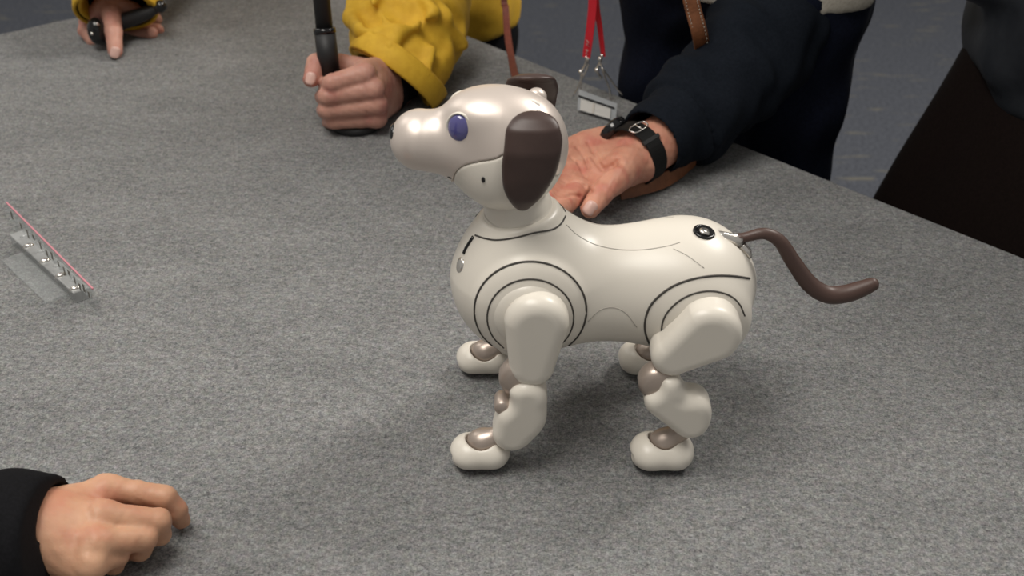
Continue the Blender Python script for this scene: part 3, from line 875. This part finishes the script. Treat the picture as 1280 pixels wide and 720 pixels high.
# right hand, thumb pressed on the table
thC = [WY(138, 0, 1.635), WY(139, 16, 1.60), WY(142, 40, 1.573), WZ(144, 64, .0095)]
fC = []
def WYs(*l): return [WY(*q) for q in l]
fC.append((WYs((128, 24, 1.66), (150, 44, 1.655), (172, 45, 1.64), (190, 41, 1.625)), [.012, .0105, .0095, .0085]))
fC.append((WYs((132, 10, 1.67), (158, 34, 1.675), (180, 36, 1.66), (198, 37, 1.645)), [.012, .0105, .0095, .0082]))
fC.append((WYs((135, 2, 1.68), (165, 18, 1.70), (185, 22, 1.69), (196, 24, 1.68)), [.012, .0105, .0092, .0080]))
fC.append((WYs((112, 20, 1.64), (107, 38, 1.615), (116, 50, 1.605), (134, 51, 1.61)), [.012, .0105, .0095, .0082]))
fC.append((thC, [.018, .0135, .0118, .0098]))
wC = WY(140, -14, 1.69)
palm = [(wC, WY(112, 18, 1.64), .024, .013), (wC, WY(125, 12, 1.66), .024, .014), (wC, WY(138, 2, 1.64), .024, .017), (wC, WY(135, 0, 1.68), .024, .014), (wC, WY(150, -110, 1.78), .026, .026), (WY(140, 6, 1.615), WY(166, 13, 1.632), .0155, .012), (WY(132, 8, 1.622), WY(112, 26, 1.625), .015, .013)]
V, Q = make_hand('hand', py_, M['skinB'], fC, palm, k=0.014, kf=0.004)
p, n_ = snap(V, Q, 144, 66)
if p is not None: nail_at(py_, py_.children[-1], p, n_, np.array([0.0, -1, -0.6]), 0.0068, 0.0080)
cC = WY(145, 12, 1.60)
sl = [cC, WY(150, -34, 1.68), np.array([-0.50, 1.90, Pz(0.20)]), np.array([-0.36, 2.10, Pz(0.46)])]
make_sleeve('sleeve', sl, [.052, .060, .070, .085], M['yellow'], py_, vox=0.0035, amp=0.003, wl=0.07, seed=19, cutn=np.array([0.10, -0.74, -0.67]), wall=0.006)
V, F = lathe(cC, (0.10, -0.74, -0.67), [(0.0500, -0.020), (0.0555, -0.021), (0.0575, -0.019), (0.0572, 0.001), (0.0560, 0.0035), (0.0525, 0.003), (0.0515, -0.018)], 64); F = F[:-2]
obj('cuff_band', V, F, M['yellow'], py_)
V, F = lathe(cC, (0.10, -0.74, -0.67), [(0.0512, 0.0015), (0.0490, -0.002), (0.0470, -0.03), (0.046, -0.06)], 48); F = F[:-2]
obj('lining', V, F, M['blackcloth'], py_)
make_body(py_, (-0.16, 2.02), (0.69, -0.724), 0.19, 0.12, 0.54, -0.10, M['yellow'], M['blackcloth'], seed=21)

# black monopod held upright in the fist
pole = thing('monopod', 'black telescopic pole held upright in the fist of the yellow-sleeved person', 'pole', WZ(432, 152, 0))
pb = WZ(436, 150, 0.004); pt = WY(412, 92, 1.338); pu = WY(401, -10, 1.362)
dirp = (pt - pb); pdn = (pt - pu) / np.linalg.norm(pt - pu)
q1 = WY(406, 40, 1.350)
V, F = tube([pt - 0 * pdn, q1], [0.0128, 0.0126], 24); l1 = obj('grip', np.concatenate([V]), F, M['black'], pole)
V, F = tube(spline([pb, pb * .5 + pt * .5, pt + (q1 - pt) * .2], 8), 0.0115, 20); obj('lower_tube', V, F, M['black'], pole)
V, F = tube([q1 - (pu - q1) * 0.02, q1 + (pu - q1) * 0.10], [0.0132, 0.0132], 24); obj('collar', V, F, M['gloss'], pole)
V, F = tube([q1, pu + (pu - q1) * 4.0], [0.0100, 0.0100], 24); obj('upper_tube', V, F, M['black'], pole)
V, F = lathe(WZ(446, 157, 0), (0, 0, 1), [(0.030, 0), (0.033, 0.002), (0.033, 0.008), (0.028, 0.011), (0.010, 0.012)], 36); obj('foot', V, F, M['black'], pole)

# black grip with a round end, under the other hand's thumb
gp = thing('camera_grip', 'small black grip with a glossy round end held by the top left hand', 'grip', WZ(120, 50, 0))
c = WY(121, 38, 1.575)
G = Grid(c - .04, c + .04, 0.0013)
Fb = smin(sd_ell(G, c, (.0125, .014, .018)), sd_ell(G, c + np.array([.004, .004, -.010]), (.014, .014, .012)), 0.006)
solid('round_end', G, Fb, M['gloss'], gp, gp)
V, F = tube(spline(WYs((122, 36, 1.585), (150, 28, 1.60), (178, 18, 1.60), (196, 10, 1.605)), 14), np.interp(np.linspace(0, 1, 14), [0, .5, .8, 1], [.012, .011, .009, .007]), 18); obj('handle', V, F, M['black'], gp)
c = WY(200, 8, 1.605); V, F = lathe(c, (0.8, -0.4, 0.5), [(0.004, -0.010), (0.0085, -0.007), (0.0092, 0.0), (0.0075, 0.006), (0.003, 0.009)], 20); obj('end_knob', V, F, M['gloss'], gp)
for (x, y) in ((121, 30), (115, 42)):  # silver dots stand in for the white highlights on the glossy round end
    c = WY(x, y, 1.562); V, F = lathe(c, (-0.1, -0.7, 0.6), [(0.0022, -0.004), (0.0022, 0.0010), (0.0012, 0.0022), (0.0002, 0.0024)], 12); obj('highlight_dot', V, F, M['silver'], gp)

# ------------------------------------------------------------------ person in navy, behind the right edge
pn = thing('person', 'person in a dark navy jacket reaching an open palm towards the robot dog', 'person', (0.33, 1.40, 0))
zD = .034
mD = [WZ(727, 234, .038), WZ(716, 219, .036), WZ(712, 203, .036), WZ(717, 187, .038)]
wD = WZ(806, 190, .042)
fing = [([mD[0], WZ(706, 254, .046), WZ(697, 262, .062), WZ(693, 262, .078)], [.0135, .0118, .0100, .0085]),
        ([mD[1], WZ(694, 241, .044), WZ(684, 248, .062), WZ(681, 248, .080)], [.0135, .0118, .0100, .0085]),
        ([mD[2], WZ(688, 224, .044), WZ(678, 230, .062), WZ(676, 230, .078)], [.0130, .0112, .0096, .0082]),
        ([mD[3], WZ(696, 204, .044), WZ(687, 210, .058), WZ(684, 210, .072)], [.0122, .0104, .0090, .0078])]
thD = [WZ(785, 207, .040), WZ(766, 226, .050), WZ(750, 244, .049), WZ(738, 261, .042)]
fing.append((thD, [.0190, .0140, .0118, .0098]))
palm = [(WZ(798, 205, .038), mD[0], .0205, .0140), (WZ(800, 195, .036), mD[1], .0200, .0138), (WZ(800, 185, .036), mD[2], .0200, .0138), (WZ(798, 174, .037), mD[3], .0200, .0142), (wD, WZ(850, 160, .055), .0275, .030)]
def kn(G, F):
    F = smin(F, sd_cone(G, WZ(782, 206, .047), WZ(764, 222, .052), .017, .014), 0.012)       # ball of the thumb
    F = smin(F, sd_cone(G, WZ(780, 172, .046), WZ(735, 178, .043), .014, .011), 0.014)       # heel edge
    F = smax(F, -sd_ell(G, WZ(747, 206, .062), (.021, .017, .018)), 0.010)                    # hollow of the palm
    v, q = nets(G, F); bv = BVHTree.FromPolygons(v.tolist(), q.tolist())
    for line, r in (([(703, 247), (715, 243), (727, 246)], .0016), ([(707, 228), (718, 226), (732, 232), (738, 240)], .0016), ([(714, 196), (724, 204), (731, 220)], .0014), ([(741, 196), (749, 206), (753, 211)], .0024), ([(753, 211), (764, 208), (772, 200)], .0016), ([(735, 178), (742, 190), (749, 200)], .0012), ([(722, 184), (730, 195), (736, 210)], .0012)):
        P = [cast(bv, x, y)[0] for x, y in line]; P = [p for p in P if p is not None]
        for a, b in zip(P[:-1], P[1:]):
            if np.linalg.norm(a - b) < 0.04: F = smax(F, -sd_cone(G, a, b, r, r), 0.003)
    return F
V, Q = make_hand('hand', pn, M['skinC'], fing, palm, extra=kn, k=0.014, kf=0.006, vox=0.0011)
p, n_ = snap(V, Q, 738, 260)
if p is not None: nail_at(pn, pn.children[-1], p, n_, thD[3] - thD[2], 0.0065, 0.0075)
cf = WZ(813, 179, .048)
slp = [cf, WY(868, 138, 1.245), WY(930, 80, 1.31), WY(1000, -30, 1.40), np.array([0.42, 1.46, Pz(0.50)])]
def cuffline(G, F):
    d = np.asarray(slp[0]) - np.asarray(slp[1]); d /= np.linalg.norm(d)
    t = -plane(G, slp[0], d)
    rib = np.where(t < 0.052, 0.0022, 0.0) + 0.0
    groove = np.exp(-((t - 0.052) / 0.0035) ** 2) * 0.0065
    return F + (rib + groove).astype(np.float32)
make_sleeve('sleeve', slp, [.0420, .052, .062, .072, .09], M['navy'], pn, vox=0.003, amp=0.005, wl=0.07, seed=33, extra=cuffline, wall=0.005)
make_body(pn, (0.285, 1.462), (0.69, -0.724), 0.163, 0.115, 0.56, 0.190, M['navy'], M['denim'], seed=41, shirt=(0.146, 0.22, M['beige']), torso_scale=1.12)

# wristwatch worn on that wrist
wt = thing('wristwatch', 'black leather strap watch on the wrist of the open palm', 'watch', WZ(800, 205, 0))
ax = np.asarray(slp[1]) - np.asarray(slp[0]); ax = WZ(822, 176, .045) - WZ(790, 196, .040); ax /= np.linalg.norm(ax)
wc = WZ(795, 192, .041)
s1, s2, nn = frame(ax)
ring = []
for k in range(48):
    a = 2 * math.pi * k / 48
    ring.append(wc + 0.0335 * math.cos(a) * s1 + 0.0315 * math.sin(a) * s2)
V = []; F = []
prof = [(-.0105, 0), (.0105, 0), (.0108, .0012), (.0100, .0024), (-.0100, .0024), (-.0108, .0012)]
for k in range(48):
    o_ = (ring[k] - wc) / np.linalg.norm(ring[k] - wc)
    for (u, h) in prof: V.append(ring[k] + nn * u + o_ * h)
for k in range(48):
    for j in range(6): F.append((k * 6 + j, k * 6 + (j + 1) % 6, ((k + 1) % 48) * 6 + (j + 1) % 6, ((k + 1) % 48) * 6 + j))
M['watchstrap'] = plain('watch_strap_leather', (0.005, 0.005, 0.005), 0.6, Specular_IOR_Level=0.25)
obj('strap', V, F, M['watchstrap'], wt, smooth=False)
def on_ring(a, out=0.003, u=0.0):
    q = wc + 0.0335 * math.cos(a) * s1 + 0.0315 * math.sin(a) * s2; o_ = (q - wc) / np.linalg.norm(q - wc)
    return q + o_ * out + nn * u, o_
# watch face turned to the far underside of the wrist
best = max(range(48), key=lambda k: (ring[k] - wc) @ np.array([-0.30, 0.80, 0.50])); aa = 2 * math.pi * best / 48
q, o_ = on_ring(aa, 0.001)
V, F = lathe(q, o_, [(0.0165, -0.003), (0.0175, 0.000), (0.0175, 0.006), (0.0160, 0.008), (0.0002, 0.008)], 36); obj('watch_case', V, F, M['gloss'], wt)
best = max(range(48), key=lambda k: (ring[k] - wc) @ np.array([0.0, -0.25, 0.97])); aa = 2 * math.pi * best / 48
tg = np.cross(nn, on_ring(aa)[1])
q, o_ = on_ring(aa, 0.0036)
bw, bl = 0.0095, 0.0045
loop = [q + nn * sx * bw + tg * sy * bl for sx, sy in ((-1, -1), (1, -1), (1, 1), (-1, 1))]
V, F = tube(spline(loop, 32, True), 0.0008, 8, cyc=True); bk = obj('buckle', V, F, M['silver'], wt)
V, F = tube([q - tg * bl, q + tg * bl * 1.1], 0.0009, 8); obj('pin', V, F, M['silver'], bk, wt)
q2, o2 = on_ring(aa + 0.55, 0.0015)
V, F = box(q2, (0.025, 0.005, 0.004), np.array([nn, np.cross(o2, nn), o2])); k_ = obj('keeper_loop', V, F, M['black'], wt, smooth=False); mods(k_, bevel=0.001)

# leather camera strap of the navy person
def strap(name, pts, width, thick, mat, root, n=60, side=None):
    P = spline(pts, n); T = np.gradient(P, axis=0); T /= np.linalg.norm(T, axis=1)[:, None]
    V = []; F = []
    for i in range(n):
        sd = np.asarray(side[0] * (1 - i / (n - 1)) + side[1] * (i / (n - 1)), float)
        sd = sd - T[i] * (sd @ T[i]); sd /= np.linalg.norm(sd); nn_ = np.cross(T[i], sd)
        for (a, b) in ((-1, -1), (1, -1), (1, 1), (-1, 1)): V.append(P[i] + sd * a * width / 2 + nn_ * b * thick / 2)
    for i in range(n - 1):
        for k in range(4): F.append((i * 4 + k, i * 4 + (k + 1) % 4, (i + 1) * 4 + (k + 1) % 4, (i + 1) * 4 + k))
    F.append((3, 2, 1, 0)); F.append(tuple((n - 1) * 4 + k for k in range(4)))
    o = obj(name, V, F, mat, root, smooth=False)
    return P, o
cs = thing('camera_strap', 'tan leather strap hanging on the navy jacket and looping under its sleeve', 'strap', WZ(830, 215, 0))
pts = [WY(846, -120, 1.315), WY(858, -30, 1.285), WY(866, 10, 1.278), WY(877, 56, 1.285), np.array([0.235, 1.365, Pz(0.03)]), WZ(878, 184, .014), WZ(862, 205, .013), WZ(832, 224, .012), WZ(800, 234, .012), WZ(775, 240, .010)]
X = np.array([1.0, 0, 0]); P, o = strap('leather_band', pts, 0.0175, 0.003, M['leather'], cs, 90, (X, np.array([0.0, 0.5, 0.85])))
stp = P[8:40]
for off in (-0.0065, 0.0065):
    for i in range(10, 36, 1):
        a, b = P[i] + np.array([off, -0.0022, 0.0008]), P[i] * .45 + P[i + 1] * .55 + np.array([off, -0.0022, 0.0008])
        V, F = tube([a, b], 0.0005, 5); obj('stitch', V, F, M['beige'], o, cs)

# ------------------------------------------------------------------ person at the far right: puffer coat over a brown skirt
pr = thing('person', 'person in a dark quilted coat and long dark brown skirt at the right edge', 'person', (0.70, 1.30, 0))
cR = np.array([0.70, 1.30]); wdR = np.array([0.69, -0.724, 0]); ndR = np.array([0.724, 0.69, 0])
def atR(s, d, z): return np.array([cR[0], cR[1], 0]) + wdR * s + ndR * d + np.array([0, 0, TZ + z])
# skirt with folds
V = []; F = []; seg = 96; lev = [(0.20, .150), (0.10, .170), (0.0, .205), (-0.12, .245), (-0.25, .275), (-0.38, .295), (-0.46, .30)]
for (z, r) in lev:
    for k in range(seg):
        a = 2 * math.pi * k / seg
        w = 1 + (0.035 * math.sin(7 * a + 0.6) + 0.02 * math.sin(12 * a)) * min(1, max(0, (0.15 - z) / 0.2))
        V.append(atR(r * w * math.cos(a), 0.82 * r * w * math.sin(a), z))
for i in range(len(lev) - 1):
    for k in range(seg): F.append((i * seg + k, (i + 1) * seg + k, (i + 1) * seg + (k + 1) % seg, i * seg + (k + 1) % seg))
F.append(tuple(range(seg))); o = obj('skirt', V, F, M['skirt'], pr); mods(o, sub=1)
for s in (-1, 1):
    V, F = tube([atR(s * .08, 0, -0.40), atR(s * .08, 0, -0.66), atR(s * .08, 0, -0.70)], [.05, .042, .04], 20); obj('leg', V, F, M['blackcloth'], pr)
    p = atR(s * .08, -0.04, -TZ + 0.045); G = Grid(p - 0.18, p + 0.18, 0.008)
    Fs = smax(sd_ell(G, p, (0.045, 0.125, 0.055), np.array([wdR, ndR, (0, 0, 1)])), plane(G, (0, 0, 0), (0, 0, -1)), 0.004)
    solid('shoe', G, Fs, M['black'], pr, pr, it=1)
lo, hi = bounds([atR(-.2, 0, 0.03), atR(.26, 0, 0.62)], 0.2); G = Grid(lo, hi, 0.007)
Fc = sd_cone_ell(G, atR(.035, 0, 0.15), atR(.05, 0, 0.50), 0.205, 0.18, ndR, 0.85)
for z in (0.11, 0.22, 0.33, 0.44): Fc = smin(Fc, sd_cone_ell(G, atR(.02, 0, z), atR(.08, 0, z), 0.180, 0.180, ndR, 0.85), 0.03)
for s in (-1, 1): Fc = smin(Fc, sd_chain(G, [atR(.05 + s * .17, 0, 0.52), atR(.05 + s * .20, .0, 0.30), atR(.05 + s * .17, -.10, 0.20)], [.07, .06, .05], 0.02), 0.02)
Fc = Fc + wrinkle(G, 0.007, 0.10, 61)
Fc = smax(Fc, plane(G, atR(0, 0, 0.025), -np.array([0, 0, 1.0])), 0.03)
solid('coat', G, Fc, M['puffer'], pr, pr)

# ------------------------------------------------------------------ lanyard and badge
ly = thing('lanyard', 'red ribbon lanyard with clear badge holder hanging at the table edge', 'lanyard', WZ(745, 125, 0))
Yl = 1.405
top = np.array([0.24, 1.42, Pz(0.52)])
strap('ribbon', [top, np.array([0.16, 1.40, Pz(0.36)]), WY(741, -60, Yl), WY(741, 0, Yl), WY(738, 34, Yl), WY(733, 72, Yl)], 0.0105, 0.0012, M['red'], ly, 50, (X, X * .8 + np.array([0, -.5, 0])))
strap('ribbon', [top + np.array([.02, .02, 0]), np.array([0.17, 1.42, Pz(0.36)]), WY(745, -60, Yl + .01), WY(745, 0, Yl + .01), WY(750, 36, Yl + .01), WY(754, 70, Yl + .008)], 0.0085, 0.0012, M['red'], ly, 50, (X, X * .5 + np.array([0, -.8, 0])))
for line in ([(733, 50), (736, 53), (733, 55), (736, 58)], [(732, 62), (735, 63), (732, 67), (735, 68)]):
    V, F = tube([WY(a, b, Yl - .0035) for a, b in line], 0.0005, 5); obj('ribbon_print', V, F, M['paper'], ly)
def wire(px, Y, r, name='clip', mat='silver'):
    V, F = tube(spline([WY(a, b, Y) for a, b in px], 12), r, 8); return obj(name, V, F, M[mat], ly)
wire([(733, 70), (732, 80), (728, 88), (726, 96)], Yl, .0016)
wire([(735, 72), (735, 82), (731, 92), (727, 100)], Yl - .002, .0012)
wire([(728, 92), (724, 106), (717, 120)], Yl, .0011)
wire([(728, 92), (726, 108), (725, 122)], Yl - .003, .0011)
wire([(753, 68), (750, 78), (746, 88), (752, 98)], Yl + .004, .0016)
wire([(751, 80), (755, 94), (762, 112), (763, 124)], Yl, .0012)
wire([(752, 84), (762, 98), (772, 112), (778, 118)], Yl, .0012)
for (x, y) in ((726, 90), (746, 88), (750, 74)):
    c = WY(x, y, Yl - .003); G = Grid(c - .006, c + .006, 0.0008); V, Q = nets(G, sd_ell(G, c, (.0030, .0030, .0034))); fast_mesh('rivet', V, Q, M['silver'], ly, ly)
def clear(name, tint=(1, 1, 1), t=0.8, rough=0.08):
    m, nt, b = newmat(name); N = nt.nodes; L = nt.links
    setin(b, Base_Color=tint, Roughness=rough, Specular_IOR_Level=0.6)
    tr = N.new('ShaderNodeBsdfTransparent'); mx = N.new('ShaderNodeMixShader'); mx.inputs[0].default_value = 1 - t
    tr.inputs[0].default_value = (*tint, 1)
    out = N['Material Output']; L.new(tr.outputs[0], mx.inputs[1]); L.new(b.outputs[0], mx.inputs[2]); L.new(mx.outputs[0], out.inputs[0])
    return m
M['vinyl'] = clear('clear_vinyl', (0.62, 0.64, 0.66), 0.62)
a, b, c, d = WZ(724, 112, .020), WZ(772, 130, .020), WZ(770, 152, .003), WZ(722, 138, .003)
upn = np.cross(b - a, d - a); upn /= -np.linalg.norm(upn) if upn[2] < 0 else np.linalg.norm(upn)
V, F = prism([a, b, c, d], upn * 0.0012); obj('badge_sleeve', V, F, M['vinyl'], ly, smooth=False)
def bil(u, v): return (a * (1 - u) + b * u) * (1 - v) + (d * (1 - u) + c * u) * v
V, F = prism([bil(.08, .42) , bil(.86, .42), bil(.86, .98), bil(.08, .98)], upn * 0.0006); V = V + upn * 0.0016; obj('card', V, F, M['paper'], ly, smooth=False)
V, F = prism([bil(.02, .30), bil(.95, .30), bil(.95, .38), bil(.02, .38)], upn * 0.0020); V = V + upn * 0.0012; obj('badge_rail', V, F, M['gloss'], ly, smooth=False)
V, F = prism([bil(.40, .44), bil(.45, .44), bil(.45, .96), bil(.40, .96)], upn * 0.0004); V = V + upn * 0.0024; obj('card_line', V, F, M['seam2'], ly, smooth=False)

# red-brown strap of the yellow person, falling to the table behind the dog's head
ys = thing('bag_strap', 'thin red-brown leather strap falling to the table behind the dog head', 'strap', WZ(652, 106, 0))
strap('leather_band', [np.array([-0.02, 1.80, Pz(0.40)]), WY(629, -30, 1.72), WY(632, 10, 1.69), WY(634, 40, 1.64), WY(639, 72, 1.55), WZ(646, 100, .010), WZ(660, 116, .003), WZ(676, 128, .003)], 0.0095, 0.003, M['redleather'], ys, 60, (X, X + np.array([0, .6, 0])))

# ------------------------------------------------------------------ clear acrylic card holder on the left
ac = thing('card_holder', 'clear acrylic card holder with a pink-edged strip standing on the table', 'card holder', WZ(65, 345, 0))
M['acrylic'] = clear('clear_acrylic', (0.93, 0.94, 0.94), 0.90, 0.03)
M['acrylic2'] = clear('acrylic_block', (0.80, 0.81, 0.81), 0.66, 0.04)
M['pink'] = plain('pink_edge', (0.55, 0.22, 0.26), 0.45)
M['print'] = plain('grey_print', (0.16, 0.15, 0.13), 0.7)
A = WZ(24, 302, .0); Bq = WZ(105, 376, .0)
e1 = (Bq - A); LN = np.linalg.norm(e1); e1 /= LN; e2 = np.array([-e1[1], e1[0], 0]); up = np.array([0, 0, 1.0])
if e2[1] < 0: e2 = -e2                      # e2 points away from the camera
Rm = np.array([e1, e2, up]); cen = (A + Bq) / 2
# upright panel with the pink top edge
PA, PB = WZ(8, 253, .030), WZ(116, 361, .030)
f1 = PB - PA; PL = np.linalg.norm(f1); f1 /= PL; f2 = np.array([-f1[1], f1[0], 0]); Rp = np.array([f1, f2, up]); pc = (PA + PB) / 2
V, F = box(pc - np.array([0, 0, .0150]), (PL, 0.0022, 0.0290), Rp); obj('panel', V, F, M['acrylic'], ac, smooth=False)
V, F = box(pc, (PL, 0.0016, 0.0012), Rp); obj('pink_edge', V, F, M['pink'], ac, smooth=False)
for i, u in enumerate((.06, .17, .25, .33, .41, .48, .55, .62, .68, .74, .80, .85, .90, .95)):
    w = (.004, .003, .003, .0045, .003, .004)[i % 6]; hh = (.011, .008, .012, .007, .010, .009)[i % 6]
    V, F = box(pc + f1 * PL * (u - .5) - up * (.009 + .002 * (i % 3)) - f2 * .0014, (w, 0.0004, hh * .8), Rp); obj('print_mark', V, F, M['print'], ac, smooth=False)
# foot block and the thin plate in front
V, F = box(cen + up * .006, (LN, 0.016, 0.012), Rm); o = obj('foot_block', V, F, M['acrylic2'], ac, smooth=False); mods(o, bevel=0.0012)
V, F = box(cen - e2 * .018 + e1 * .004 + up * .0012, (LN * .70, 0.022, 0.0020), Rm); o = obj('base_plate', V, F, M['acrylic'], ac, smooth=False)
# clip objects are added bits that stand in for bright glints in the block
for i, u in enumerate((-.40, -.26, -.13, .0, .12, .24, .36, .45)):
    V, F = lathe(cen + e1 * LN * u + up * (.011) - e2 * (.003 if i % 2 else -.003), (0.1, -0.2, 1), [(.0046, -.003), (.0048, .001), (.0030, .003), (.001, .0034)], 12, 1.2, .7); obj('clip', V, F, M['silver'] if i % 2 else M['acrylic2'], ac)
